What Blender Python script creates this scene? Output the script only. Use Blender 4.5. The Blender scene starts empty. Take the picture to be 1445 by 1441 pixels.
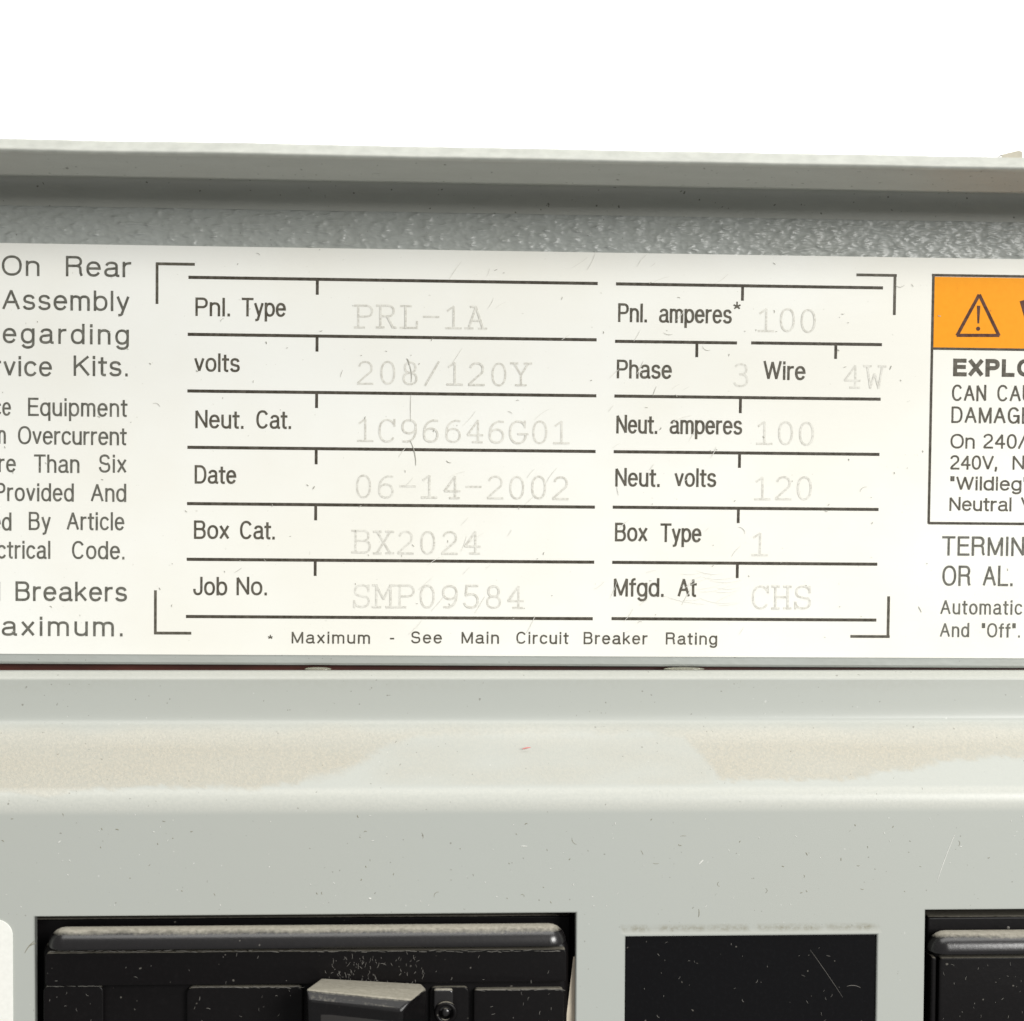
import bpy, bmesh, math, random
from mathutils import Vector, Matrix
from mathutils import noise as mnoise
random.seed(7)
sc = bpy.context.scene
COL = sc.collection
MM = 0.001

# ------------------------------------------------------------------ camera
FPX, CX, CY = 2400.0, 722.5, 720.5          # focal length in pixels of the 1445 px wide photo
YAW, PITCH, ROLL = -0.04845, -0.03617, -0.01034
RM = Matrix.Rotation(YAW, 3, 'Z') @ Matrix.Rotation(PITCH, 3, 'X') @ Matrix.Rotation(ROLL, 3, 'Y')
CAMP = Vector((0, -0.24, 0))
cam = bpy.data.cameras.new('camera'); camo = bpy.data.objects.new('camera', cam); COL.objects.link(camo)
M3 = Matrix((RM.col[0], RM.col[2], -RM.col[1])).transposed()
camo.matrix_world = Matrix.Translation(CAMP) @ M3.to_4x4()
cam.sensor_fit = 'HORIZONTAL'; cam.sensor_width = 36; cam.lens = 36 * FPX / 1445
cam.clip_start = 0.005; cam.clip_end = 20
cam.dof.use_dof = True; cam.dof.focus_distance = 0.238; cam.dof.aperture_fstop = 30
sc.camera = camo

# ------------------------------------------------------------------ world, lamps, exposure
w = bpy.data.worlds.new('World'); sc.world = w; w.use_nodes = True
w.node_tree.nodes['Background'].inputs[0].default_value = (1.0, 1.0, 0.985, 1)
w.node_tree.nodes['Background'].inputs[1].default_value = 0.27
def area(name, loc, target, size, power, col=(1, 1, 1), sy=None):
    l = bpy.data.lights.new(name, 'AREA'); l.energy = power; l.color = col; l.size = size
    if sy: l.shape = 'RECTANGLE'; l.size_y = sy
    o = bpy.data.objects.new(name, l); COL.objects.link(o); o.location = loc
    o.rotation_euler = (Vector(target) - Vector(loc)).to_track_quat('-Z', 'Y').to_euler()
    return o
area('front_lamp', (0.72, -1.02, 0.36), (0.02, 0, -0.02), 0.55, 18.4, (1, 0.99, 0.96))
area('overhead_lamp', (0.10, -0.38, 0.80), (0.02, -0.01, -0.05), 1.1, 5.0, (1, 0.99, 0.96), 0.42)
area('backdrop_lamp', (0, 0.12, 0.34), (0, 0.5, 0.14), 0.3, 4.0, (1, 1, 1))  # added lamp that blows the backdrop out to white
sc.view_settings.view_transform = 'Standard'; sc.view_settings.look = 'None'
sc.view_settings.exposure = 0; sc.view_settings.gamma = 1
sc.render.engine = 'CYCLES'

# ------------------------------------------------------------------ survey: photo pixel -> real point on the plane `prot` mm in front of the plate
def P(x, y, prot=0.0):
    d = RM @ Vector(((x - CX) / FPX, 1, -(y - CY) / FPX))
    t = (-prot * MM - CAMP.y) / d.y
    p = CAMP + d * t
    return p.x, p.z
PHI = math.radians(0.24)                     # the lower cover sits a touch askew
CP, SP = math.cos(PHI), math.sin(PHI)
def Q(x, y, prot=0.0):                       # same, in the lower cover's own axes
    a, b = P(x, y, prot)
    return a * CP + b * SP, -a * SP + b * CP
LOW = Matrix(((CP, 0, -SP, 0), (0, 1, 0, 0), (SP, 0, CP, 0), (0, 0, 0, 1)))

# ------------------------------------------------------------------ object helpers
def new_obj(name, verts, faces, mat, parent=None, smooth=False, label=None, kind=None):
    me = bpy.data.meshes.new(name); me.from_pydata([tuple(v) for v in verts], [], faces); me.update()
    if mat: me.materials.append(mat)
    if smooth:
        for p in me.polygons: p.use_smooth = True
    o = bpy.data.objects.new(name, me); COL.objects.link(o)
    if parent: o.parent = parent; o.matrix_parent_inverse = parent.matrix_basis.inverted()
    if label: o['label'] = label
    if kind: o['kind'] = kind
    return o
def thing(name, label, cat, loc=(0, 0, 0), group=None):
    o = bpy.data.objects.new(name, None); COL.objects.link(o); o.empty_display_size = 0.01
    o.location = loc; o['label'] = label; o['category'] = cat
    if group: o['group'] = group
    bpy.context.view_layer.update()
    return o
def place_low(o):                            # geometry given in the lower cover's axes
    o.matrix_world = LOW @ o.matrix_world
def bm_obj(name, bm, mat, parent=None, smooth=False, **k):
    bmesh.ops.recalc_face_normals(bm, faces=bm.faces)
    me = bpy.data.meshes.new(name); bm.to_mesh(me); bm.free()
    if mat: me.materials.append(mat)
    if smooth:
        for p in me.polygons: p.use_smooth = True
    o = bpy.data.objects.new(name, me); COL.objects.link(o)
    if parent: o.parent = parent; o.matrix_parent_inverse = parent.matrix_basis.inverted()
    for a, b in k.items(): o[a] = b
    return o

# ------------------------------------------------------------------ materials
def mat(name):
    m = bpy.data.materials.new(name); m.use_nodes = True
    return m, m.node_tree.nodes, m.node_tree.links, m.node_tree.nodes['Principled BSDF']
def setp(b, col=None, rough=None, spec=None, coat=None):
    if col: b.inputs['Base Color'].default_value = (*col, 1)
    if rough is not None: b.inputs['Roughness'].default_value = rough
    if spec is not None: b.inputs['Specular IOR Level'].default_value = spec
    if coat is not None: b.inputs['Coat Weight'].default_value = coat
def tex(n, l, kind='ShaderNodeTexNoise', scale=1000, detail=3, rough=.5, stretch=None, rot=None):
    tc = n.new('ShaderNodeTexCoord'); t = n.new(kind)
    mp = n.new('ShaderNodeMapping'); l.new(tc.outputs['Object'], mp.inputs['Vector']); l.new(mp.outputs[0], t.inputs['Vector'])
    if stretch: mp.inputs['Scale'].default_value = stretch
    if rot: mp.inputs['Rotation'].default_value = rot
    t.inputs['Scale'].default_value = scale
    if kind == 'ShaderNodeTexNoise': t.inputs['Detail'].default_value = detail; t.inputs['Roughness'].default_value = rough
    return t
def ramp(n, l, src, stops):
    r = n.new('ShaderNodeValToRGB'); l.new(src, r.inputs[0])
    e = r.color_ramp.elements
    while len(e) < len(stops): e.new(0.5)
    for i, (p, c) in enumerate(stops):
        e[i].position = p; e[i].color = (*(c if isinstance(c, tuple) else (c, c, c)), 1)
    return r
def mix(n, l, fac, a, b, mode='MIX'):
    m = n.new('ShaderNodeMix'); m.data_type = 'RGBA'; m.blend_type = mode
    for s, i in ((fac, 0), (a, 6), (b, 7)):
        if isinstance(s, (int, float)): m.inputs[i].default_value = s
        elif isinstance(s, tuple): m.inputs[i].default_value = (*s, 1)
        else: l.new(s, m.inputs[i])
    return m.outputs[2]
def math_(n, l, op, a, b=None, clamp=False):
    m = n.new('ShaderNodeMath'); m.operation = op; m.use_clamp = clamp
    for s, i in ((a, 0), (b, 1)):
        if s is None: continue
        if isinstance(s, (int, float)): m.inputs[i].default_value = s
        else: l.new(s, m.inputs[i])
    return m.outputs[0]
def bump(n, l, b, h, strength, dist):
    k = n.new('ShaderNodeBump'); k.inputs['Strength'].default_value = strength; k.inputs['Distance'].default_value = dist
    l.new(h, k.inputs['Height']); l.new(k.outputs[0], b.inputs['Normal']); return k

GREY = (0.418, 0.440, 0.412)
# pebbled upper paint
def paint_pebble():
    m, n, l, b = mat('pebbled_grey_paint'); setp(b, (0.36, 0.385, 0.365), 0.34, 0.5)
    t = tex(n, l, scale=1350, detail=1, rough=.4, stretch=(0.5, 1, 1.0))
    t2 = tex(n, l, scale=380, detail=1, rot=(0, .35, 0), stretch=(.7, 1, 1))
    pk = math_(n, l, 'POWER', t.outputs[0], 3.0)
    h = math_(n, l, 'ADD', math_(n, l, 'MULTIPLY', pk, 1.5), math_(n, l, 'MULTIPLY', t2.outputs[0], .6))
    pos = n.new('ShaderNodeTexCoord'); sx = n.new('ShaderNodeSeparateXYZ'); l.new(pos.outputs['Object'], sx.inputs[0])
    lowfade = n.new('ShaderNodeMapRange'); l.new(sx.outputs['Z'], lowfade.inputs[0]); lowfade.inputs[1].default_value = -.018; lowfade.inputs[2].default_value = .01; lowfade.inputs[3].default_value = .12
    h = math_(n, l, 'MULTIPLY', h, lowfade.outputs[0])
    bump(n, l, b, h, 1.0, 0.00036)
    d = tex(n, l, scale=60, detail=4)
    r = ramp(n, l, d.outputs[0], [(.35, (.375, .395, .375)), (.7, (.355, .37, .345))])
    sp = tex(n, l, scale=2300, detail=1); rs = ramp(n, l, sp.outputs[0], [(.735, 0.), (.77, .7)])
    l.new(mix(n, l, rs.outputs[0], r.outputs[0], (.12, .11, .09)), b.inputs['Base Color'])
    return m
def paint_flange():
    m, n, l, b = mat('dusty_flange_paint'); setp(b, None, 0.5, 0.4)
    t = tex(n, l, scale=500, detail=4, stretch=(.3, 1, 1))
    r = ramp(n, l, t.outputs[0], [(.3, (.41, .42, .385)), (.7, (.385, .395, .36))])
    d = tex(n, l, scale=30, detail=3); rd = ramp(n, l, d.outputs[0], [(.5, 0.), (.7, .2)])
    c = mix(n, l, rd.outputs[0], r.outputs[0], (.36, .325, .28))
    sp = tex(n, l, scale=1500, detail=1); rs = ramp(n, l, sp.outputs[0], [(.72, 0.), (.76, .7)])
    l.new(mix(n, l, rs.outputs[0], c, (.08, .08, .06)), b.inputs['Base Color'])
    t3 = tex(n, l, scale=700, detail=2); bump(n, l, b, t3.outputs[0], 0.35, 0.0002)
    return m
# smooth lower paint; the colour attribute "dust" says where tan dust and painted highlights lie
def paint_lower():
    m, n, l, b = mat('smooth_grey_paint'); setp(b, None, 0.36, 0.5)
    big = tex(n, l, scale=14, detail=2)
    base = ramp(n, l, big.outputs[0], [(.3, GREY), (.7, (.422, .437, .403))])
    at = n.new('ShaderNodeAttribute'); at.attribute_name = 'dust'
    sep = n.new('ShaderNodeSeparateColor'); l.new(at.outputs['Color'], sep.inputs[0])
    fine = tex(n, l, scale=2600, detail=3, rough=.75)
    fr = ramp(n, l, fine.outputs[0], [(.30, .55), (.62, 1.)])
    dm = math_(n, l, 'MULTIPLY', sep.outputs[0], fr.outputs[0])
    dcol = ramp(n, l, fine.outputs[0], [(.3, (.405, .375, .305)), (.7, (.53, .492, .405))])
    c1 = mix(n, l, dm, base.outputs[0], dcol.outputs[0])
    # pale fine powder, plus highlights painted on the front bend and top edge
    powder_sheen = math_(n, l, 'MULTIPLY', sep.outputs[1], fr.outputs[0])
    c2 = mix(n, l, powder_sheen, c1, (.60, .60, .545))
    # dark grime residue
    gn = tex(n, l, scale=1300, detail=4, rough=.75); gr = ramp(n, l, gn.outputs[0], [(.36, .15), (.58, 1.)])
    c3 = mix(n, l, math_(n, l, 'MULTIPLY', sep.outputs[2], gr.outputs[0]), c2, (.27, .26, .205))
    sp = tex(n, l, scale=1900, detail=1); rs = ramp(n, l, sp.outputs[0], [(.76, 0.), (.79, .6)])
    c4 = mix(n, l, rs.outputs[0], c3, (.16, .15, .12))
    sp2 = tex(n, l, scale=1500, detail=1, rot=(1, 1, 1)); rs2 = ramp(n, l, sp2.outputs[0], [(.79, 0.), (.82, .3)])
    l.new(mix(n, l, rs2.outputs[0], c4, (.75, .75, .72)), b.inputs['Base Color'])
    rr = math_(n, l, 'ADD', math_(n, l, 'MULTIPLY', dm, 0.35), 0.36); l.new(rr, b.inputs['Roughness'])
    hh = math_(n, l, 'ADD', math_(n, l, 'MULTIPLY', fine.outputs[0], math_(n, l, 'ADD', sep.outputs[0], 0.05)), 0.0)
    og = tex(n, l, scale=260, detail=2)
    h2 = math_(n, l, 'ADD', hh, math_(n, l, 'MULTIPLY', og.outputs[0], 0.18))
    bump(n, l, b, h2, 0.5, 0.00018)
    return m
def label_stock():
    m, n, l, b = mat('white_label_film'); setp(b, None, 0.36, 0.3)
    t = tex(n, l, scale=26, detail=4, rough=.55)
    c = ramp(n, l, t.outputs[0], [(.38, (.845, .847, .805)), (.62, (.81, .80, .735))])
    fn = tex(n, l, scale=1700, detail=2); r = ramp(n, l, fn.outputs[0], [(.73, 0.), (.78, .35)])
    l.new(mix(n, l, r.outputs[0], c.outputs[0], (.5, .49, .42)), b.inputs['Base Color'])
    t2 = tex(n, l, scale=300, detail=5, rough=.6, rot=(0, .7, 0), stretch=(.25, 1, 1.6)); bump(n, l, b, t2.outputs[0], 0.22, 0.00008)
    return m
def ink(name, col, rough=.45, wear=None):
    m, n, l, b = mat(name); setp(b, col, rough, .15)
    t = tex(n, l, scale=1600, detail=3)
    c2 = tuple(min(1, v * 1.7 + .03) for v in col)
    r = ramp(n, l, t.outputs[0], [(.35, col), (.8, c2)]); l.new(r.outputs[0], b.inputs['Base Color'])
    return m
def faded_ink():
    m, n, l, b = mat('faded_typed_ink'); setp(b, None, .4, .4)
    t = tex(n, l, scale=2600, detail=2, rough=.7)
    r = ramp(n, l, t.outputs[0], [(.38, (.53, .515, .46)), (.60, (.71, .70, .64))])
    t4 = tex(n, l, scale=170, detail=2); r4 = ramp(n, l, t4.outputs[0], [(.35, 0.), (.65, .35)])
    l.new(mix(n, l, r4.outputs[0], r.outputs[0], (.77, .76, .70)), b.inputs['Base Color'])
    return m
def orange_ink():
    m, n, l, b = mat('orange_print'); setp(b, None, .45, .12)
    t = tex(n, l, scale=1400, detail=2)
    r = ramp(n, l, t.outputs[0], [(.3, (.90, .345, .008)), (.74, (.88, .325, .006)), (.79, (.62, .22, .015))]); l.new(r.outputs[0], b.inputs['Base Color'])
    return m
# black plastic whose upward faces carry tan dust
def black_plastic(name, dusty=1.0, rough=.25, base=(.0065, .0056, .006), spec=.3):
    m, n, l, b = mat(name); setp(b, None, rough, spec)
    g = n.new('ShaderNodeNewGeometry'); s = n.new('ShaderNodeSeparateXYZ'); l.new(g.outputs['Normal'], s.inputs[0])
    t = tex(n, l, scale=160, detail=5, rough=.65, stretch=(.25, 1, 1)); t2 = tex(n, l, scale=1700, detail=3, rough=.7)
    a = math_(n, l, 'ADD', s.outputs['Z'], math_(n, l, 'MULTIPLY', math_(n, l, 'SUBTRACT', t.outputs[0], .5), .55))
    a = math_(n, l, 'ADD', a, math_(n, l, 'MULTIPLY', math_(n, l, 'SUBTRACT', t2.outputs[0], .5), .22))
    up = ramp(n, l, a, [(.68, 0.), (.90, dusty)])
    dc = ramp(n, l, t2.outputs[0], [(.3, (.33, .305, .245)), (.7, (.46, .43, .355))])
    film = ramp(n, l, t2.outputs[0], [(.5, base), (.75, tuple(v * 1.5 for v in base))])
    fl = tex(n, l, scale=1500, detail=0, rot=(.6, .3, .2)); fr = ramp(n, l, fl.outputs[0], [(.84, 0.), (.88, .3)])
    c = mix(n, l, up.outputs[0], film.outputs[0], dc.outputs[0])
    c = mix(n, l, fr.outputs[0], c, (.33, .31, .27))
    l.new(c, b.inputs['Base Color'])
    l.new(math_(n, l, 'ADD', math_(n, l, 'MULTIPLY', up.outputs[0], .5), rough), b.inputs['Roughness'])
    bump(n, l, b, t2.outputs[0], .12, .0001)
    return m
def plain(name, col, rough=.5, sp=1200, amt=.15, spec=.5):
    m, n, l, b = mat(name); setp(b, None, rough, spec)
    t = tex(n, l, scale=sp, detail=3)
    r = ramp(n, l, t.outputs[0], [(.3, tuple(v * (1 - amt) for v in col)), (.7, col)]); l.new(r.outputs[0], b.inputs['Base Color'])
    return m

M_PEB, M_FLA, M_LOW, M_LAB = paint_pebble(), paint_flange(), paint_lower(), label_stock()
M_INK = ink('black_print', (.075, .068, .052)); M_RULE = ink('black_rule_print', (.050, .043, .032))
M_SIDE = ink('dark_grey_print', (.10, .098, .082)); M_TYPED = faded_ink(); M_OR = orange_ink()
M_BLK = black_plastic('dusty_black_plastic', .85, .27, spec=.75); M_BLK2 = black_plastic('matt_black_plastic', .5, .38, (.0042, .0036, .0038), spec=.17)
M_HAN = black_plastic('handle_black_plastic', .85, .3, (.005, .0045, .0048), spec=.35)
M_FILL = black_plastic('glossy_black_filler', .0, .22, (.004, .0039, .0045), .2)
M_DARK = plain('dark_interior', (.012, .010, .009), .7)
M_RED = plain('dark_red_varnish', (.12, .032, .022), .45, 90, .6)
M_CREAM = plain('cream_plastic', (.66, .58, .46), .5)
M_GLUE = plain('clear_glue', (.62, .60, .48), .15); M_GLUE.node_tree.nodes['Principled BSDF'].inputs['Transmission Weight'].default_value = .7
M_STICK = plain('white_sticker_film', (.84, .84, .79), .4, 1700, .06)
M_LINT = plain('pale_lint', (.14, .133, .12), .9); M_SPECK = plain('dark_specks', (.27, .255, .19), .9)
M_FAINT = plain('scuff_marks', (.79, .778, .72), .45)
M_BACK = plain('white_backdrop_paper', (.90, .90, .89), .8, 20, .02)
M_PINK = plain('pink_speck', (.75, .25, .24), .8)

# ------------------------------------------------------------------ setting
def quad(name, pts, m, **k): return new_obj(name, pts, [(0, 1, 2, 3)], m, **k)
v, f = [], []                                 # backdrop: a paper sweep standing well behind the panel
prof = [(.14, -.30)]
for i in range(13):
    a = math.radians(-90 + i * 7.5); prof.append((.35 + .15 * math.cos(a), -.15 + .15 * math.sin(a)))
prof.append((.50, 1.2))
for x in (-1.2, 1.2):
    for (yy, zz) in prof: v.append((x, yy, zz))
N = len(prof)
for i in range(N - 1): f.append((i, i + 1, N + i + 1, N + i))
b = new_obj('backdrop', v, f, M_BACK, smooth=True, kind='structure')

# ------------------------------------------------------------------ smooth profile sweeps
def chaikin(pts, it=3):
    for _ in range(it):
        q = [pts[0]]
        for a, b2 in zip(pts, pts[1:]):
            q.append(tuple(.75 * a[i] + .25 * b2[i] for i in range(len(a)))); q.append(tuple(.25 * a[i] + .75 * b2[i] for i in range(len(a))))
        q.append(pts[-1]); pts = q
    return pts
def sweep(name, prof, x0, x1, m, parent=None, nx=2, jitter=None, smooth=True, closed=False, caps=False):
    """prof: list of (y, z) in metres swept along X"""
    v, f = [], []; n = len(prof)
    for i in range(nx):
        x = x0 + (x1 - x0) * i / (nx - 1)
        for k, (yy, zz) in enumerate(prof):
            dy, dz = jitter(x, k) if jitter else (0, 0)
            v.append((x, yy + dy, zz + dz))
    for i in range(nx - 1):
        for k in range(n - (0 if closed else 1)):
            a = i * n + k; b2 = i * n + (k + 1) % n
            f.append((a, a + n, b2 + n, b2))
    if caps: f.append(tuple(range(n))); f.append(tuple((nx - 1) * n + k for k in range(n))[::-1])
    return new_obj(name, v, f, m, parent, smooth)

# ------------------------------------------------------------------ upper panel trim
XL, XR = -0.115, 0.135
def zP(y, prot): return P(720, y, prot)[1]
trim = thing('panel_trim', 'grey pebbled metal panel front with rounded flange along its top, behind the white rating label', 'metal panel', (0, 0, zP(940, 0)))
z_bot, z_cove = zP(940.5, 0), zP(296, 0)
# back plate as a sheet 1.5 mm thick with rounded lower edge
pl = [(0.0015, z_cove + .002), (0, z_cove + .002), (0, z_bot + .0004), (.0002, z_bot + .0001), (.0005, z_bot), (.0015, z_bot)]
sweep('back_plate', pl, XL, XR, M_PEB, trim, nx=2, smooth=False, closed=True, caps=True)
# flange: cove, underside, return hem, rounded front edge, top face
zu = zP(247, 13) ; zh = zP(249.5, 13); zf = zP(227.5, 22); zt = zP(204.5, 22)
cov = chaikin([(-.0001, z_cove - .0006), (-.0001, z_cove + .0038), (-.0045, zu - .0001), (-.0125, zu)], 3)
fl = cov + [(-.0128, zh - .0003), (-.0132, zh - .0008)] + [(-.0140, zh - .0010), (-.0212, zf)]
zt = zP(209, 20.6)
edge = [(-.0218, zf + .00005), (-.0222, zf + .0003), (-.0221, zf + .0006), (-.0213, (zf + zt) / 2), (-.0208, zt - .0002), (-.0202, zt + .0001), (-.0196, zt + .0001)]
fl2 = [(-.0212, zf)] + edge + [(-.002, zt + .0004), (.02, zt + .0005)]
sweep('flange', fl, XL, XR, M_FLA, trim, nx=60, jitter=lambda x, k: (0, 0.00006 * mnoise.noise((x * 300, k * .1, 0))))
def jt(x, k):
    return (0, (0.0001 * mnoise.noise((x * 60, 3.1, 0)) + .00002 * mnoise.noise((x * 200, 5, 0))) * (1 if k >= 3 else .15))
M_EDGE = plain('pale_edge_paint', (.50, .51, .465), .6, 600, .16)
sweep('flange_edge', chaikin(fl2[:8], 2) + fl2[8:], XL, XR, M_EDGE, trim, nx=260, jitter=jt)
# flake of tape stuck on the top edge
bm = bmesh.new()
cxs = [(1412, 219), (1420, 217), (1428, 215), (1436, 213), (1441, 215), (1441.5, 219)]
vt = []
for (x, y) in cxs:
    a, c = P(x, y, 20); vt.append((bm.verts.new((a, -.0204, c)), bm.verts.new((a + .0002, -.0175, c + .0001)), bm.verts.new((a, -.0204, zP(224, 20)))))
for i in range(5):
    bm.faces.new((vt[i][0], vt[i + 1][0], vt[i + 1][1], vt[i][1])); bm.faces.new((vt[i][2], vt[i + 1][2], vt[i + 1][0], vt[i][0]))
fo = bm_obj('paint_flake', bm, plain('tan_flake', (.46, .43, .35), .7))
fo['label'] = 'small tan flake stuck on the top edge of the flange at the right'; fo['category'] = 'flake'

# ------------------------------------------------------------------ stroke lettering
def E_(cx, cy, rx, ry, a0, a1, n=2.25):
    steps = max(3, int(abs(a1 - a0) / 9)); out = []
    for i in range(steps + 1):
        a = math.radians(a0 + (a1 - a0) * i / steps); c, s = math.cos(a), math.sin(a)
        out.append((cx + rx * math.copysign(abs(c) ** (2 / n), c), cy + ry * math.copysign(abs(s) ** (2 / n), s)))
    return out
X = .72
def L_(*p): return list(p)
def sans():
    G = {}
    def g(ch, w, *s): G[ch] = (w, s)
    g('a', .50, E_(.25, .54, .19, .18, 165, 0) + L_((.44, .10)) + E_(.50, .07, .06, .07, 180, 270), L_((.44, .42), (.22, .385)) + E_(.20, .19, .18, .19, 90, 270) + E_(.22, .22, .22, .22, 270, 360))
    g('b', .50, L_((.03, 0), (.03, 1)), E_(.26, .36, .23, .36, 0, 360))
    g('c', .46, E_(.25, .36, .23, .36, 35, 325))
    g('d', .50, L_((.47, 0), (.47, 1)), E_(.24, .36, .23, .36, 0, 360))
    g('e', .49, L_((.02, .39), (.47, .39)) + E_(.245, .36, .225, .36, 5, 325)[0:])
    g('f', .26, L_((0, .70), (.26, .70)), L_((.11, 0), (.11, .84)) + E_(.24, .84, .13, .15, 180, 95))
    g('g', .50, E_(.24, .36, .23, .36, 0, 360), L_((.47, .71), (.47, -.02)) + E_(.25, -.04, .22, .21, 0, -155))
    g('h', .47, L_((.03, 0), (.03, 1)), E_(.235, .47, .205, .25, 180, 0) + L_((.44, 0)))
    g('i', .08, L_((.04, 0), (.04, X)), L_((.04, .945), (.04, .99)))
    g('k', .44, L_((.03, 0), (.03, 1)), L_((.41, X), (.04, .27)), L_((.17, .42), (.44, 0)))
    g('l', .08, L_((.04, 0), (.04, 1)))
    g('m', .76, L_((.03, 0), (.03, X)), E_(.20, .50, .17, .22, 180, 0) + L_((.37, 0)), E_(.545, .50, .175, .22, 180, 0) + L_((.72, 0)))
    g('n', .47, L_((.03, 0), (.03, X)), E_(.235, .47, .205, .25, 180, 0) + L_((.44, 0)))
    g('o', .50, E_(.25, .36, .235, .36, 0, 360))
    g('p', .50, L_((.03, -.26), (.03, X)), E_(.26, .36, .23, .36, 0, 360))
    g('q', .50, L_((.47, -.26), (.47, X)), E_(.24, .36, .23, .36, 0, 360))
    g('r', .28, L_((.03, 0), (.03, X)), E_(.25, .44, .22, .27, 180, 88))
    g('s', .44, E_(.22, .535, .18, .185, 15, 225) + L_((.30, .325)) + E_(.22, .18, .20, .18, 50, -165))
    g('t', .26, L_((0, .70), (.26, .70)), L_((.11, .92), (.11, .13)) + E_(.21, .12, .10, .12, 180, 275))
    g('u', .47, L_((.44, 0), (.44, X)), L_((.03, X)) + E_(.235, .25, .205, .25, 180, 360))
    g('v', .44, L_((.01, X), (.22, .0), (.43, X)))
    g('w', .66, L_((.01, X), (.17, 0), (.33, X), (.49, 0), (.65, X)))
    g('x', .44, L_((.02, X), (.42, 0)), L_((.42, X), (.02, 0)))
    g('y', .44, L_((.01, X), (.225, .02)), L_((.43, X), (.19, -.14)) + E_(.08, -.13, .11, .12, 0, -90))
    g('A', .64, L_((.01, 0), (.32, 1), (.63, 0)), L_((.12, .36), (.52, .36)))
    g('B', .58, L_((.03, 0), (.03, 1)), L_((.03, 1), (.33, 1)) + E_(.33, .77, .19, .23, 90, -90) + L_((.03, .54)), L_((.33, .54)) + E_(.33, .27, .22, .27, 90, -90) + L_((.03, 0)))
    g('C', .64, E_(.33, .5, .30, .5, 38, 322))
    g('D', .62, L_((.03, 0), (.03, 1)), L_((.03, 1), (.28, 1)) + E_(.28, .5, .31, .5, 90, -90) + L_((.03, 0)))
    g('E', .52, L_((.03, 0), (.03, 1)), L_((.03, 1), (.50, 1)), L_((.03, .54), (.47, .54)), L_((.03, 0), (.52, 0)))
    g('G', .66, E_(.33, .5, .30, .5, 38, 350) + L_((.63, .46)), L_((.36, .46), (.63, .46)), L_((.64, .46), (.64, 0)))
    g('I', .08, L_((.04, 0), (.04, 1)))
    g('J', .44, L_((.41, 1), (.41, .25)) + E_(.22, .25, .19, .25, 0, -180))
    g('K', .60, L_((.03, 0), (.03, 1)), L_((.57, 1), (.04, .40)), L_((.22, .60), (.60, 0)))
    g('L', .48, L_((.03, 0), (.03, 1)), L_((.03, 0), (.48, 0)))
    g('M', .72, L_((.03, 0), (.03, 1), (.36, .02), (.69, 1), (.69, 0)))
    g('N', .60, L_((.03, 0), (.03, 1), (.57, 0), (.57, 1)))
    g('O', .68, E_(.34, .5, .32, .5, 0, 360))
    g('P', .56, L_((.03, 0), (.03, 1)), L_((.03, 1), (.32, 1)) + E_(.32, .74, .22, .26, 90, -90) + L_((.03, .48)))
    g('R', .60, L_((.03, 0), (.03, 1)), L_((.03, 1), (.34, 1)) + E_(.34, .76, .21, .24, 90, -90) + L_((.03, .52)), L_((.34, .52)) + E_(.38, .34, .15, .18, 80, 0) + L_((.54, .12), (.58, 0)))
    g('S', .58, E_(.29, .74, .235, .26, 15, 225) + L_((.38, .46)) + E_(.29, .27, .26, .27, 50, -170))
    g('T', .56, L_((.0, 1), (.56, 1)), L_((.28, 1), (.28, 0)))
    g('U', .58, L_((.03, 1), (.03, .3)) + E_(.29, .3, .26, .3, 180, 360) + L_((.55, 1)))
    g('V', .60, L_((.01, 1), (.30, 0), (.59, 1)))
    g('W', .90, L_((.01, 1), (.23, 0), (.45, 1), (.67, 0), (.89, 1)))
    g('X', .60, L_((.02, 1), (.58, 0)), L_((.58, 1), (.02, 0)))
    g('0', .50, E_(.25, .5, .22, .5, 0, 360)); g('1', .30, L_((.22, 0), (.22, 1), (.16, .88), (.03, .80)))
    g('2', .50, E_(.25, .73, .21, .27, 165, -35) + L_((.10, .17), (.03, 0), (.48, 0)))
    g('4', .52, L_((.38, 0), (.38, 1), (.02, .30), (.50, .30)))
    g('/', .34, L_((.0, -.02), (.34, 1.02))); g('.', .10, L_((.05, 0), (.05, .035))); g('-', .30, L_((.02, .38), (.28, .38)))
    g(',', .10, L_((.05, .10), (.05, 0), (.02, -.14))); g('"', .2, L_((.04, 1), (.04, .74)), L_((.16, 1), (.16, .74)))
    g('*', .36, L_((.18, .86), (.18, 1.1)), L_((.18, .86), (.06, .76)), L_((.18, .86), (.30, .76)), L_((.18, .86), (.03, .95)), L_((.18, .86), (.33, .95)))
    return G
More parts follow.
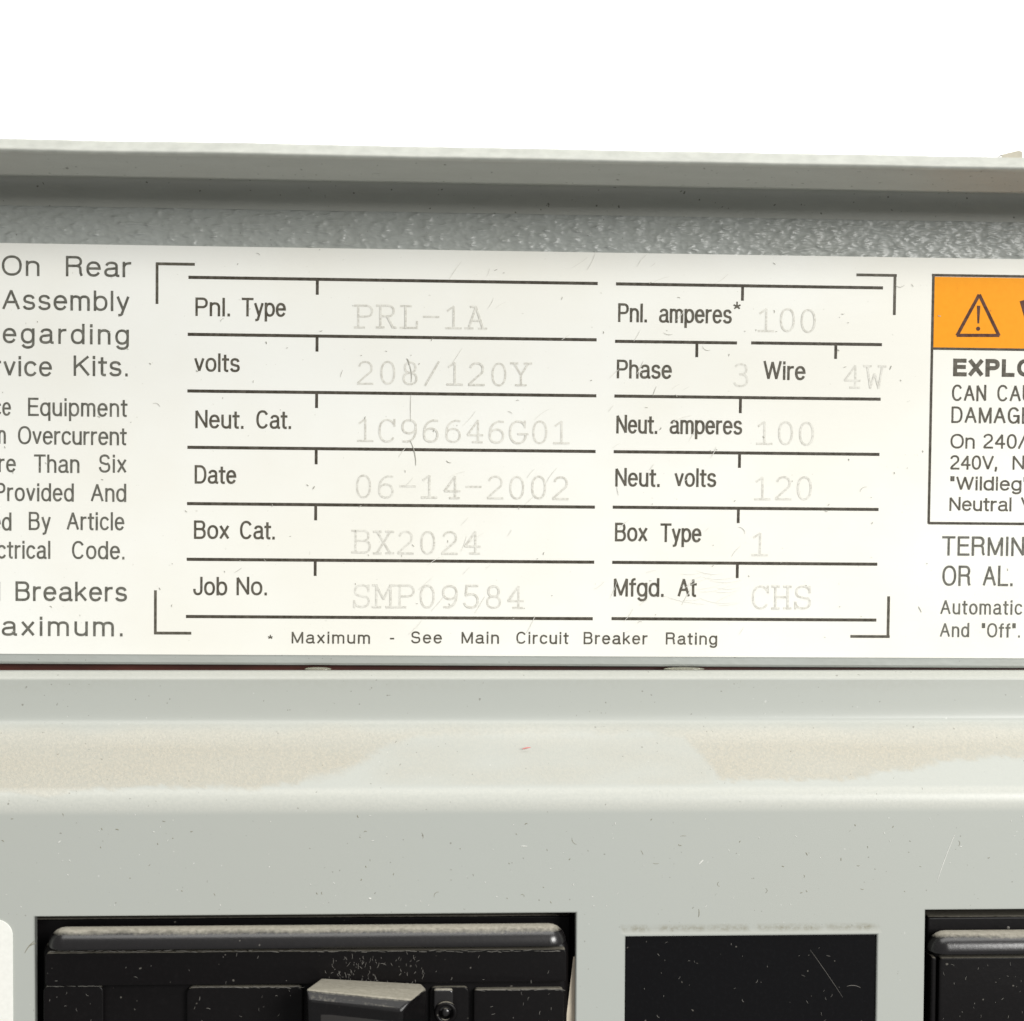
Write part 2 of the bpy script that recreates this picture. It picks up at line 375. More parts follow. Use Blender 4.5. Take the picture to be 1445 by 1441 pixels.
def slab():                                   # typewriter letters in a cell about .84 wide
    G = {}
    def g(ch, *s): G[ch] = (.84, s)
    g('P', L_((.18, 0), (.18, 1)), L_((.04, 1), (.50, 1)) + E_(.50, .75, .26, .25, 90, -90) + L_((.18, .5)), L_((.04, 0), (.42, 0)))
    g('R', L_((.18, 0), (.18, 1)), L_((.04, 1), (.50, 1)) + E_(.50, .76, .24, .24, 90, -90) + L_((.18, .52)), L_((.04, 0), (.32, 0)), L_((.46, .52), (.70, .02), (.84, 0)))
    g('L', L_((.28, 0), (.28, 1)), L_((.08, 1), (.50, 1)), L_((.08, 0), (.76, 0), (.76, .28)))
    g('B', L_((.16, 0), (.16, 1)), L_((.02, 1), (.48, 1)) + E_(.48, .77, .22, .23, 90, -90) + L_((.16, .54)), L_((.50, .54)) + E_(.50, .27, .26, .27, 90, -90) + L_((.02, 0)))
    g('X', L_((.14, 1), (.70, 0)), L_((.70, 1), (.14, 0)), L_((.02, 1), (.30, 1)), L_((.54, 1), (.82, 1)), L_((.02, 0), (.30, 0)), L_((.54, 0), (.82, 0)))
    g('M', L_((.12, 0), (.12, 1), (.42, .36), (.72, 1), (.72, 0)), L_((-.02, 1), (.12, 1)), L_((.72, 1), (.86, 1)), L_((-.02, 0), (.28, 0)), L_((.56, 0), (.86, 0)))
    g('S', E_(.42, .74, .28, .26, 20, 225) + L_((.52, .46)) + E_(.42, .26, .30, .26, 50, -165), L_((.70, .74), (.70, .98)), L_((.11, 0), (.11, .26)))
    g('A', L_((.12, 0), (.42, 1), (.72, 0)), L_((.22, 1), (.42, 1)), L_((.22, .36), (.62, .36)), L_((-.02, 0), (.28, 0)), L_((.56, 0), (.86, 0)))
    g('Y', L_((.12, 1), (.42, .46), (.72, 1)), L_((.42, .46), (.42, 0)), L_((.0, 1), (.26, 1)), L_((.58, 1), (.84, 1)), L_((.22, 0), (.62, 0)))
    g('C', E_(.42, .5, .32, .5, 38, 322), L_((.72, .74), (.72, 1)))
    g('G', E_(.42, .5, .34, .5, 38, 335) + L_((.74, .42)), L_((.44, .42), (.82, .42)), L_((.70, .74), (.70, 1)))
    g('H', L_((.16, 0), (.16, 1)), L_((.68, 0), (.68, 1)), L_((.16, .52), (.68, .52)), L_((.04, 1), (.30, 1)), L_((.54, 1), (.80, 1)), L_((.04, 0), (.30, 0)), L_((.54, 0), (.80, 0)))
    g('W', L_((.10, 1), (.24, 0), (.42, .66), (.60, 0), (.74, 1)), L_((-.02, 1), (.24, 1)), L_((.60, 1), (.86, 1)))
    g('0', E_(.42, .5, .27, .5, 0, 360)); g('1', L_((.16, .80), (.42, 1), (.42, 0)), L_((.12, 0), (.72, 0)))
    g('2', E_(.42, .72, .26, .28, 165, -35) + L_((.12, .04), (.12, 0), (.72, 0)))
    g('3', E_(.40, .77, .24, .23, 150, -90), E_(.40, .27, .28, .27, 90, -155))
    g('4', L_((.56, 0), (.56, 1), (.12, .32), (.74, .32)), L_((.36, 0), (.72, 0)))
    g('5', L_((.66, 1), (.22, 1), (.18, .55)) + E_(.40, .31, .29, .31, 120, -160))
    g('6', L_((.68, .96), (.50, .98)) + E_(.56, .40, .42, .56, 115, 180), E_(.42, .30, .28, .30, 180, 540))
    g('8', E_(.42, .76, .22, .24, 0, 360), E_(.42, .26, .27, .26, 0, 360))
    g('9', L_((.20, .02), (.38, .02)) + E_(.30, .58, .40, .56, -75, 0), E_(.42, .70, .28, .30, 0, 360))
    g('/', L_((.14, -.04), (.70, 1.04))); g('-', L_((.12, .52), (.72, .52)))
    return G
SANS, SLAB = sans(), slab()

def ribbon(v, f, pts, wd, y):
    """flat stroke of width wd through pts (x, z) on plane y"""
    n = len(pts)
    if n < 2: return
    if n > 2:
        for i in range(1, n - 1):
            e1 = Vector(pts[i]) - Vector(pts[i - 1]); e2 = Vector(pts[i + 1]) - Vector(pts[i])
            if e1.length > 1e-8 and e2.length > 1e-8 and e1.normalized().dot(e2.normalized()) < .62:
                k = wd * (.48 if e1.normalized().dot(e2.normalized()) > -.3 else .12)
                p1 = Vector(pts[i]) + e1.normalized() * k; p2 = Vector(pts[i]) - e2.normalized() * k
                ribbon(v, f, list(pts[:i]) + [tuple(p1)], wd, y); ribbon(v, f, [tuple(p2)] + list(pts[i + 1:]), wd, y - 5e-6); return
    closed = (Vector(pts[0]) - Vector(pts[-1])).length < 1e-7
    if closed: pts = pts[:-1]; n -= 1
    P2 = [Vector(p) for p in pts]
    base = len(v)
    for i in range(n):
        a = P2[i - 1] if (i > 0 or closed) else None
        c = P2[(i + 1) % n] if (i < n - 1 or closed) else None
        d1 = (P2[i] - a).normalized() if a is not None and (P2[i] - a).length > 1e-9 else None
        d2 = (c - P2[i]).normalized() if c is not None and (c - P2[i]).length > 1e-9 else None
        if d1 is None: d1 = d2
        if d2 is None: d2 = d1
        if d1 is None: d1 = d2 = Vector((1, 0))
        n1 = Vector((-d1.y, d1.x)); n2 = Vector((-d2.y, d2.x)); m = n1 + n2
        if m.length < .3: m = n1
        m.normalize(); k = 1 / max(.45, m.dot(n1)); o = m * (wd / 2 * k)
        q = P2[i] + o; r = P2[i] - o
        v.append((q.x, y, q.y)); v.append((r.x, y, r.y))
    for i in range(n if closed else n - 1):
        a = base + 2 * i; b2 = base + 2 * ((i + 1) % n)
        f.append((a + 1, b2 + 1, b2, a))
LAB_Y = -0.00012
def text_geo(s, x0, x1, yb, cap, sw, font, wsp=None, lsp=.17, v=None, f=None, pitch=None, jit=0):
    """one word fitted between photo columns x0..x1 on baseline yb; cap height and stroke in px (0.1 mm)"""
    ax, az = P(x0, yb, .12); bx, bz = P(x1, yb, .12)
    px = (bx - ax) / (x1 - x0)
    H = cap * px; w = sw * px * (1.17 if font is SANS else 1.0)
    ks = []
    if font is SLAB:
        n = len(s); cellw = .84 * H
        pt = (bx - ax - cellw) / (n - 1) if n > 1 else 0
        hs = H
        if n == 1: ks = [ax]
        else: ks = [ax + i * pt for i in range(n)]
    else:
        tot = sum(font[c][0] for c in s) + lsp * (len(s) - 1)
        hs = (bx - ax - w) / tot; x = ax + w / 2
        for c in s: ks.append(x); x += (font[c][0] + lsp) * hs
    eps = 0
    for c, gx in zip(s, ks):
        jx, jz = random.uniform(-jit, jit) * px, random.uniform(-jit, jit) * px
        for st in font[c][1]:
            pts = []
            for (a, b2) in st:
                zz = az + w / 2 + b2 * (H - w) if 0 <= b2 else az + w / 2 + b2 * H
                pts.append((gx + a * hs + jx, zz + jz))
            if (Vector(pts[0]) - Vector(pts[-1])).length > 1e-7:
                for e, nb in ((0, 1), (-1, -2)):
                    d = (Vector(pts[e]) - Vector(pts[nb])).normalized(); k = .5 if max(abs(d.x), abs(d.y)) > .97 else .25
                    if font[c][0] > .4 and d.x < -.97 and st[e][0] < .1: k = .45
                    pts[e] = tuple(Vector(pts[e]) + d * (w * k))
            ribbon(v, f, pts, w, LAB_Y - 3e-5 - eps); eps = (eps + 6.0e-6) % 4.8e-5
def printed(words, cap, sw, m, parent, font=None, name='printed_text', lsp=.17, reads=None, jit=0):
    v, f = [], []
    for (s, x0, x1, yb) in words: text_geo(s, x0, x1, yb, cap, sw, font or SANS, v=v, f=f, lsp=lsp, jit=jit)
    o = new_obj(name, v, f, m, parent, label=reads)
    return o

# ------------------------------------------------------------------ rating label
lab = thing('rating_label', 'large white printed rating label with typed panel data on the grey metal panel', 'label', (0, 0, zP(925, 0)))
lx0, lx1 = -.098, .120
zT = (P(0, 343.5, .1)[1] + P(1445, 365.5, .1)[1]) / 2; zB = (P(0, 922.7, .1)[1] + P(1445, 929, .1)[1]) / 2
bm = bmesh.new()
vv = [bm.verts.new((x, y, z)) for y in (-.00001, LAB_Y) for x, z in ((lx0, zB), (lx1, zB), (lx1, zT), (lx0, zT))]
bm.faces.new(vv[4:8]); bm.faces.new(vv[0:4])
for i in range(4): bm.faces.new((vv[i], vv[(i + 1) % 4], vv[4 + (i + 1) % 4], vv[4 + i]))
bm_obj('label_sheet', bm, M_LAB, lab)

side = [
    ([('On', 2, 57, 389), ('Rear', 92, 186, 390)], 29, 3.0, .19), ([('Assembly', 3, 183, 437)], 29, 3.0, .19),
    ([('Regarding', -26, 183, 484)], 29, 3.0, .26), ([('Service', -57, 74, 530), ('Kits.', 103, 182, 530.5)], 29, 3.0, .19),
    ([('Service', -68, 16, 586), ('Equipment', 39, 180, 587)], 26, 2.6, .19), ([('An', -18, 9, 626), ('Overcurrent', 25, 179, 627)], 26, 2.6, .16),
    ([('More', -40, 23, 666), ('Than', 48, 113, 667), ('Six', 139, 179, 667)], 26, 2.6, .19), ([('Provided', -8, 105, 707), ('And', 128, 179, 708)], 26, 2.6, .19),
    ([('Required', -92, 17, 748), ('By', 40, 72, 748), ('Article', 94, 176, 748)], 26, 2.6, .19), ([('Electrical', -42, 72, 788), ('Code.', 101, 177, 789)], 26, 2.6, .19),
    ([('All', -40, 1.5, 848), ('Breakers', 21, 180, 848)], 28, 3.05, .19), ([('Maximum.', -34, 175, 897)], 28, 3.05, .24)]
for wds, cap, sw, ls in side:
    printed(wds, cap, sw, M_SIDE, lab, lsp=ls, reads='printed words "%s"' % ' '.join(q[0] for q in wds))
form = [
    [('Pnl.', 275, 326, 446), ('Type', 341, 404, 446.5)], [('volts', 274, 339, 524.5)], [('Neut.', 275, 345, 604.5), ('Cat.', 361, 412, 605)],
    [('Date', 274, 334, 682.5)], [('Box', 273, 324, 760.5), ('Cat.', 338, 389, 761)], [('Job', 272, 321, 840), ('No.', 333, 378, 840)],
    [('Pnl.', 871.5, 914, 454.5), ('amperes', 929.5, 1033, 455.5)], [('Phase', 869.6, 948.4, 534), ('Wire', 1077, 1137, 536)],
    [('Neut.', 869, 928.5, 611.8), ('amperes', 944.4, 1047.6, 612.5)], [('Neut.', 867.5, 932, 686.7), ('volts', 951.5, 1011, 687)],
    [('Box', 867, 914, 764), ('Type', 931.6, 990, 765)], [('Mfgd.', 865.3, 937.7, 841.8), ('At', 956, 983, 842.3)]]
for wds in form:
    printed(wds, 26.3, 2.85, M_INK, lab, reads='printed words "%s"' % ' '.join(q[0] for q in wds))
printed([('*', 1033.5, 1046, 455)], 26.5, 1.9, M_INK, lab, name='printed_asterisk')
printed([('Maximum', 411, 523, 908), ('-', 550, 556.5, 908), ('See', 579.5, 624, 908), ('Main', 650.7, 704.7, 908.2), ('Circuit', 728, 802.4, 908.6),
         ('Breaker', 823, 914, 909), ('Rating', 939, 1012.5, 909.6)], 17.2, 1.95, M_INK, lab, lsp=.24, reads='footnote about the main circuit breaker rating')
printed([('*', 377.5, 385.5, 911)], 14, 1.3, M_INK, lab, name='printed_asterisk')
typed = [('PRL-1A', 499.5, 686, 463), ('208/120Y', 501, 749.5, 542.5), ('1C96646G01', 501.5, 806, 624), ('06-14-2002', 499, 805, 702.7), ('BX2024', 496, 680, 781.4),
         ('SMP09584', 496, 741, 857.7), ('100', 1067, 1154, 468.5), ('3', 1032, 1060, 546.4), ('4W', 1187.5, 1248, 548.3), ('100', 1064.5, 1151.5, 628),
         ('120', 1062, 1148.5, 705.5), ('1', 1058, 1086, 785), ('CHS', 1059, 1147, 860)]
for s, x0, x1, yb in typed:
    printed([(s, x0, x1, yb)], 33.5, 2.9, M_TYPED, lab, SLAB, 'typed_text', reads='faint typed characters "%s"' % s, jit=.5)

def rule(segs, m=M_RULE, name='printed_rule', label=None):
    """segs: (x0, y0, x1, y1, width px); squared to the label's own axes"""
    v, f = [], []
    for i, (x0, y0, x1, y1, wd) in enumerate(segs):
        a = P(x0, y0, .12); b2 = P(x1, y1, .12)
        if abs(x1 - x0) > abs(y1 - y0): z = (a[1] + b2[1]) / 2; pts = [(a[0], z), (b2[0], z)]
        else: x = (a[0] + b2[0]) / 2; pts = [(x, a[1]), (x, b2[1])]
        ribbon(v, f, pts, wd * 1e-4, LAB_Y - 2.6e-5 - 3e-6 * i)
    return new_obj(name, v, f, m, lab, label=label)
W = 4.4
def rt(x0, x1, y0, y1, tx=None, tl=22):
    s = [(x0, y0, x1, y1, W)]
    if tx: ym = y0 + (y1 - y0) * (tx - x0) / (x1 - x0); s.append((tx, ym, tx - .3, ym + tl, W - .4))
    rule(s)
rt(266, 843.5, 391, 400.6, 448); rt(265, 842, 471.6, 479.9, 447.6); rt(264.5, 841.5, 551.7, 558.7, 447); rt(264.5, 840.5, 631.7, 636.8, 446.4)
rt(264, 839.5, 711, 715.4, 445.7); rt(263.5, 838.5, 789.7, 793, 445); rt(262.5, 836.5, 870.7, 872.5)
rt(869.3, 1246, 401.4, 405.7, 1048, 21); rt(868, 1040, 482, 483.8, 983.5, 21); rt(1060, 1244.5, 483.8, 486.6, 1179.5, 21)
rt(867, 1242.7, 559.2, 563.2, 1045, 22); rt(866, 1241, 637.4, 641.4, 1043.7, 21); rt(864.7, 1239.7, 715.6, 719.2, 1042, 21); rt(864, 1238, 793.6, 796.3, 1040.6, 21); rt(863, 1236.6, 872.7, 875.4)
rule([(220, 372.2, 275, 373.2, 4.0), (222, 371, 221.4, 429, 3.8)], M_INK, 'corner_bracket')
rule([(218, 893.3, 270, 893.7, 4.0), (219.5, 833, 219.2, 895, 3.8)], M_INK, 'corner_bracket')
rule([(1208.5, 388, 1265.5, 388.8, 4.0), (1263.5, 387, 1261.5, 444.7, 4.0)], M_INK, 'corner_bracket')
rule([(1200, 898, 1255.5, 898.5, 4.0), (1254, 841.5, 1253, 900, 4.0)], M_INK, 'corner_bracket')

# warning box (a part of the label; its pieces are sub-parts)
XE = 1560
wb = rule([(1315, 388.8, XE, 391.6, 3.7), (1316.6, 389, 1311, 739, 3.7), (1310, 738.6, XE, 740, 3.7), (1315, 492.6, XE, 494.6, 3.5)], M_RULE, 'warning_box', 'black outlined box headed by an orange band')
a = P(1318, 390.5, .12); b2 = P(XE, 391, .12); c = P(1316.5, 492, .12)
def rectmesh(name, x0, x1, z0, z1, y, m, parent): return new_obj(name, [(x0, y, z0), (x1, y, z0), (x1, y, z1), (x0, y, z1)], [(0, 1, 2, 3)], m, parent)
rectmesh('header_band', a[0], b2[0], c[1] - .00003, a[1] - .00001, LAB_Y - 1.4e-5, M_OR, wb)
M_BRN = ink('dark_brown_print', (.060, .018, .008))
v, f = [], []
tri = [P(1381.8, 415.8, .12), P(1350.6, 473.3, .12), P(1409.6, 473.5, .12)]
ribbon(v, f, tri + [tri[0]], 4.6e-4, LAB_Y - 3.6e-5)
new_obj('warning_triangle', v, f, M_BRN, wb)
v, f = [], []
xa = (P(1381, 432, .12)[0] + P(1380.3, 457, .12)[0]) / 2; z1 = P(1381, 431.5, .12)[1]; z2 = P(1380, 456.5, .12)[1]
v += [(xa - 2.4e-4, LAB_Y - 4e-5, z1), (xa + 2.4e-4, LAB_Y - 4e-5, z1), (xa + 1.3e-4, LAB_Y - 4e-5, z2), (xa - 1.3e-4, LAB_Y - 4e-5, z2)]; f.append((3, 2, 1, 0))
zc = P(1380, 464, .12)[1]; n0 = len(v)
for i in range(16): v.append((xa + 3e-4 * math.cos(i * math.pi / 8), LAB_Y - 4e-5, zc + 3e-4 * math.sin(i * math.pi / 8)))
f.append(tuple(range(n0, n0 + 16)))
new_obj('exclamation_mark', v, f, M_BRN, wb)
printed([('W', 1438, 1490, 465)], 43, 8.5, M_BRN, wb, reads='first bold letter of the orange header')
printed([('EXPL', 1344, 1431.5, 531), ('O', 1434.5, 1460, 531.5)], 24.5, 4.8, M_INK, wb, lsp=.27, reads='bold printed word "EXPLO..."')
for wds, cap, sw, ls in [([('CAN', 1342.6, 1392, 566), ('CAUS', 1406.5, 1474, 566.5)], 23, 2.4, .22), ([('DAMAGE', 1341.8, 1456, 597)], 23, 2.4, .22),
                 ([('On', 1340.6, 1376, 633), ('240/120', 1386.4, 1492, 633)], 20.5, 2.3, .15), ([('240V,', 1339.8, 1408, 662.6), ('N', 1428, 1446, 663)], 20, 2.3, .14),
                 ([('"Wildleg"', 1339.8, 1451, 691.8)], 19.5, 2.3, .16), ([('Neutral', 1339, 1428, 721), ('V', 1440, 1458, 721)], 19.5, 2.3, .16)]:
    printed(wds, cap, sw, M_INK, wb, lsp=ls, reads='printed words "%s"' % ' '.join(q[0] for q in wds).replace('"', ''))
for wds, cap, sw, ls in [([('TERMIN', 1329, 1446, 784), ('AL', 1449, 1480, 784.4)], 27, 2.75, .2), ([('OR', 1329, 1370, 826.8), ('AL.', 1386.4, 1430, 827)], 28.5, 2.75, .2),
                 ([('Automatic', 1326.6, 1442.7, 867)], 20.5, 2.1, .24), ([('And', 1326, 1368, 899), ('"Off".', 1384.4, 1440, 899.5)], 20, 2.1, .24)]:
    printed(wds, cap, sw, M_SIDE, lab, lsp=ls, reads='printed words "%s"' % ' '.join(q[0] for q in wds).replace('"', ''))

# ------------------------------------------------------------------ lower cover (built in its own axes)
FR = 11.5                                      # how far its front face stands forward, mm
def zq(y, prot): return Q(720, y, prot)[1]
keys = [(946, -6.0), (945.6, .6), (946, 2.2), (957, 3.3), (962, 3.3), (975, 3.3), (1008, 3.35), (1018, 3.6), (1030, 4.8), (1060, 6.9), (1092, 9.2), (1112, 10.7), (1128, 11.5), (1150, 11.5)]
pp = chaikin([(-p * MM, zq(y, p)) for y, p in keys], 3)
# openings in px on the front plane: left, top, right
BOT = 1640
def ox(x, y=1300): return Q(x, y, FR)[0]
ops = [(46.5, 1289, 814.5), (880, 1318.5, 1239), (1303, 1281.5, 2100)]
OP = [(ox(a, t + 60), Q((a + c) / 2 if c < 1500 else 1400, t, FR)[1], ox(c, t + 60)) for a, t, c in ops]
zbot = zq(BOT, FR); LX0, LX1 = -.118, .145
OP[2] = (OP[2][0], OP[2][1], .150)
cover = thing('breaker_cover', 'smooth grey sheet metal cover with tan dust on its sloping shoulder and cutouts for breakers', 'cover', (0, -FR * MM, zbot))
# sheet: profile rows then flat rows, fine columns
xs = sorted(set([round(LX0 + (LX1 - LX0) * i / 420, 6) for i in range(421)] + [o[0] for o in OP] + [o[2] for o in OP if o[2] < LX1]))
zs_flat = sorted(set([round(pp[-1][1] - (pp[-1][1] - zbot) * i / 70, 6) for i in range(1, 71)] + [o[1] for o in OP]), reverse=True)
yf = -FR * MM
rows = [(y, z) for y, z in pp] + [(yf, z) for z in zs_flat]
nr = len(rows); verts = []; faces = []
for x in xs:
    for (y, z) in rows: verts.append((x, y, z))
def inside(xm, zm): return any(a < xm < c and zm < t for a, t, c in OP)
for i in range(len(xs) - 1):
    for k in range(nr - 1):
        xm = (xs[i] + xs[i + 1]) / 2; zm = (rows[k][1] + rows[k + 1][1]) / 2
        if k >= len(pp) - 1 and inside(xm, zm): continue
        a = i * nr + k; faces.append((a, a + 1, a + nr + 1, a + nr))
# walls of the openings with a small rounded arris
CH = .00022; TH = .0016
for (a, t, c) in OP:
    def loop(ins, dep): return [(a + ins, yf + dep, zbot), (a + ins, yf + dep, t - ins), (c - ins, yf + dep, t - ins), (c - ins, yf + dep, zbot)]
    ls = [loop(0, 0), loop(CH * .3, CH * .15), loop(CH * .8, CH * .6), loop(CH, CH * 1.2), loop(CH, TH)]
    for A, B in zip(ls, ls[1:]):
        b0 = len(verts); verts += A + B
        for j in range(3): faces.append((b0 + j, b0 + j + 1, b0 + 5 + j, b0 + 4 + j))
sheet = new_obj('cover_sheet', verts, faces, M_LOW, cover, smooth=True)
me = sheet.data
bmx = bmesh.new(); bmx.from_mesh(me); loose = [q for q in bmx.verts if not q.link_faces]; bmesh.ops.delete(bmx, geom=loose, context='VERTS'); bmx.to_mesh(me); bmx.free()
# where the dust and the painted highlights lie: fields given in millimetres along the sheet
ca = me.color_attributes.new('dust', 'FLOAT_COLOR', 'POINT')
def sm(e0, e1, t):
    if e0 == e1: return float(t > e0)
    t = max(0, min(1, (t - e0) / (e1 - e0))); return t * t * (3 - 2 * t)
zk = {y: zq(y, p) for y, p in keys}
def prot_at(y):                                # mm forward at photo row y
    for (a, pa), (c, pc) in zip(keys[2:], keys[3:]):
        if a <= y <= c: return pa + (pc - pa) * (y - a) / (c - a)
    return FR
tabz = [(zq(y, prot_at(y)), y) for y in range(947, 1180)]
def row_of(z):
    if z > tabz[0][0]: return 946
    if z < tabz[-1][0]: return 1180
    for (z0, y0), (z1, y1) in zip(tabz, tabz[1:]):
        if z1 <= z <= z0: return y0 + (z0 - z) / (z0 - z1 + 1e-12)
    return 1180
def interp(tb, x):
    if x <= tb[0][0]: return tb[0][1]
    for (a, b3), (c, d) in zip(tb, tb[1:]):
        if x <= c: return b3 + (d - b3) * (x - a) / (c - a)
    return tb[-1][1]
lower = [(-200, 1112), (60, 1118), (150, 1114), (300, 1112), (440, 1107), (490, 1090), (530, 1068), (570, 1050), (620, 1042), (760, 1044), (900, 1042), (955, 1050), (985, 1088), (1010, 1106), (1100, 1103), (1215, 1101), (1260, 1090), (1330, 1078), (1445, 1068), (1700, 1060)]
xref0, xref1 = Q(0, 1070, 8)[0], Q(1445, 1070, 8)[0]
for i, vert in enumerate(me.vertices):
    x, y, z = vert.co
    px_ = (x - xref0) / (xref1 - xref0) * 1445; r = row_of(z) if y < 0 else 946
    nz = 8 * mnoise.noise((px_ * .02, r * .04, 0)) + 6 * mnoise.noise((px_ * .09, r * .12, 2)) + 4 * mnoise.noise((px_ * .25, r * .25, 5)); nl = .5 + .5 * mnoise.noise((px_ * .006, r * .03, 8))
    lo = interp(lower, px_) + nz
    top = 1028 + 5 * mnoise.noise((px_ * .012, 0, 4))
    soft = 5 if (px_ < 420 or px_ > 1000) else 22
    d = sm(top - 9, top + 10, r) * (1 - sm(lo - soft, lo + 2, r)) * (.62 + .38 * nl)
    film = sm(1034, 1046, r) * (1 - sm(1104, 1112, r)) * sm(480, 560, px_) * (1 - sm(985, 1010, px_)) * (.30 + .22 * mnoise.noise((px_ * .011, r * .05, 12)))
    d = max(d, film)
    # thin powder: upper bend and where the tan was wiped thin
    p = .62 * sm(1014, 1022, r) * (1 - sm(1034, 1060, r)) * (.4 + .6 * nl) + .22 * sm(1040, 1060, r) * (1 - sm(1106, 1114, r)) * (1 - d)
    p = max(p, .6 * sm(1106, 1116, r) * (1 - sm(1138, 1150, r)))  # clean front bend: its highlight is painted in as a paler colour
    p = min(1, p + .55 * sm(945, 948, r) * (1 - sm(956, 961, r)))  # top edge paled as well, a bevel highlight put into the colour
    g = 0
    for t0 in ((8 if px_ > 600 else 0),):
        g = .16 * sm(944, 960, r) * (1 - sm(962, 985, r)) * nl
    ztop = OP[1][1]; dz = (z - ztop) * 1e4     # band of grime just above the filler plate
    if OP[1][0] - .0002 < x < OP[1][2] + .0002 and 2 < dz < 20:
        band = sm(3, 5, dz) * (1 - sm(11 + 6 * mnoise.noise((px_ * .03, 0, 7)), 16, dz)); g = max(g, band * (.7 + 1.3 * mnoise.noise((px_ * .05, 1, 1))))
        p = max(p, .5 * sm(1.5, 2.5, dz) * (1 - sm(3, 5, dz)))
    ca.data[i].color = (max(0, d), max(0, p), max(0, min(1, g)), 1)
place_low(cover)

# interior behind the openings and behind the slit
inner = new_obj('panel_interior', [(-.13, .004, -.13), (.15, .004, -.13), (.15, .004, .02), (-.13, .004, .02), (-.13, .004, -.13), (.15, .004, -.13)], [(0, 1, 2, 3)], M_DARK, kind='structure')
zr = zP(946, -2.5)
bm = bmesh.new()
bmesh.ops.create_cube(bm, size=1, matrix=Matrix.Translation((.02, .0028, zr)) @ Matrix.Diagonal((.26, .0012, .006, 1)))
red = bm_obj('insulating_strip', bm, M_RED); red['label'] = 'thin dark red strip showing in the slit between label panel and lower cover'; red['category'] = 'strip'
for i, (x0, x1, lb) in enumerate([(430, 468, 'clear glue drop on the red slit left of the footnote middle, below the word Maximum'), (936, 994, 'wider clear glue drop in the red slit below the word Rating')]):
    bm = bmesh.new(); a = P(x0, 943, 0); b2 = P(x1, 943.5, 0)
    bmesh.ops.create_uvsphere(bm, u_segments=24, v_segments=12, radius=1, matrix=Matrix.Translation(((a[0] + b2[0]) / 2, -.0003, a[1] - .00006)) @ Matrix.Diagonal(((b2[0] - a[0]) / 2, .0006, .00027, 1)))
    o = bm_obj('glue_drop', bm, M_GLUE, smooth=True); o['label'] = lb; o['category'] = 'glue drop'; o['group'] = 'glue drops in the slit under the label'

# ------------------------------------------------------------------ breakers
def rbox(x0, x1, z0, z1, yb, yfr, rc, rf, seg=6, cs=6):
    """box with rounded front corners (radius rc seen from the front) and a rounded arris rf"""
    bm = bmesh.new(); loops = []
    def outline(ins, y):
        r = max(rc - ins, 1e-5); o = []
        for (cx, cz, a0) in ((x1 - ins - r, z1 - ins - r, 0), (x0 + ins + r, z1 - ins - r, 90), (x0 + ins + r, z0 + ins + r, 180), (x1 - ins - r, z0 + ins + r, 270)):
            for k in range(cs + 1):
                a = math.radians(a0 + 90 * k / cs); o.append(bm.verts.new((cx + r * math.cos(a), y, cz + r * math.sin(a))))
        return o
    loops.append(outline(0, yb))
    for k in range(seg + 1):
        a = math.radians(90 * k / seg); loops.append(outline(rf * (1 - math.cos(a)), yfr + rf - rf * math.sin(a)))
    for A, B in zip(loops, loops[1:]):
        n = len(A)
        for i in range(n): bm.faces.new((A[i], A[(i + 1) % n], B[(i + 1) % n], B[i]))
    bm.faces.new(loops[-1]); bm.faces.new(loops[0][::-1])
    return bm
def shade_auto(o, ang=40):
    me = o.data
    for p in me.polygons: p.use_smooth = True
    me.set_sharp_from_angle(angle=math.radians(ang)) if hasattr(me, 'set_sharp_from_angle') else None
    return o
def pbox(name, x0, x1, y0, y1, back, front, rc, rf, m, parent, **k):
    a = Q(x0, (y0 + y1) / 2 if y1 < 1500 else 1400, front); c = Q(x1, (y0 + y1) / 2 if y1 < 1500 else 1400, front)
    xm = (x0 + x1) / 2 if x1 < 1500 else 1400
    zt_ = Q(xm, y0, front)[1]; zb_ = Q(xm, y1, front)[1]
    return shade_auto(bm_obj(name, rbox(a[0], c[0], zb_, zt_, -back * MM, -front * MM, rc * MM, rf * MM), m, parent, **k))
def bar(name, x0, x1, y0, y1, back, front, m, parent):
    o = pbox(name, x0, x1, y0, y1 + 30, back, front, 2.4, 2.35, m, parent)
    xm = (x0 + x1) / 2 if x1 < 1500 else 1400
    zc = Q(xm, y0 + 23, front)[1]; za = Q(xm, y1 + 30, front)[1]; zb = Q(xm, y1, front)[1]; k = (zc - zb) / (zc - za)
    for q in o.data.vertices:
        if q.co.z < zc: q.co.z = zc - (zc - q.co.z) * k
    return o
brk = thing('circuit_breaker', 'black circuit breaker with a dusty toggle handle in the wide left cutout', 'circuit breaker', (Q(430, 1500, FR)[0], -FR * MM, Q(430, 1500, FR)[1]))
pbox('body', 59, 803, 1328, 1700, -3, 11.0, 1.6, 1.3, M_BLK2, brk)
bar('top_bar', 63, 800, 1312, 1342, 11, 13.2, M_BLK, brk)
pbox('front_strip', 64, 799, 1342.5, 1389, 8, 12.2, .5, .18, M_BLK2, brk)
pbox('raised_pad', 61, 146, 1391, 1640, 9, 12.0, .9, .25, M_BLK2, brk)
pbox('raised_pad', 263, 428, 1393, 1640, 9, 12.0, .9, .25, M_BLK2, brk)
pbox('raised_pad', 668, 796, 1396, 1640, 9, 12.0, .6, .25, M_BLK2, brk)
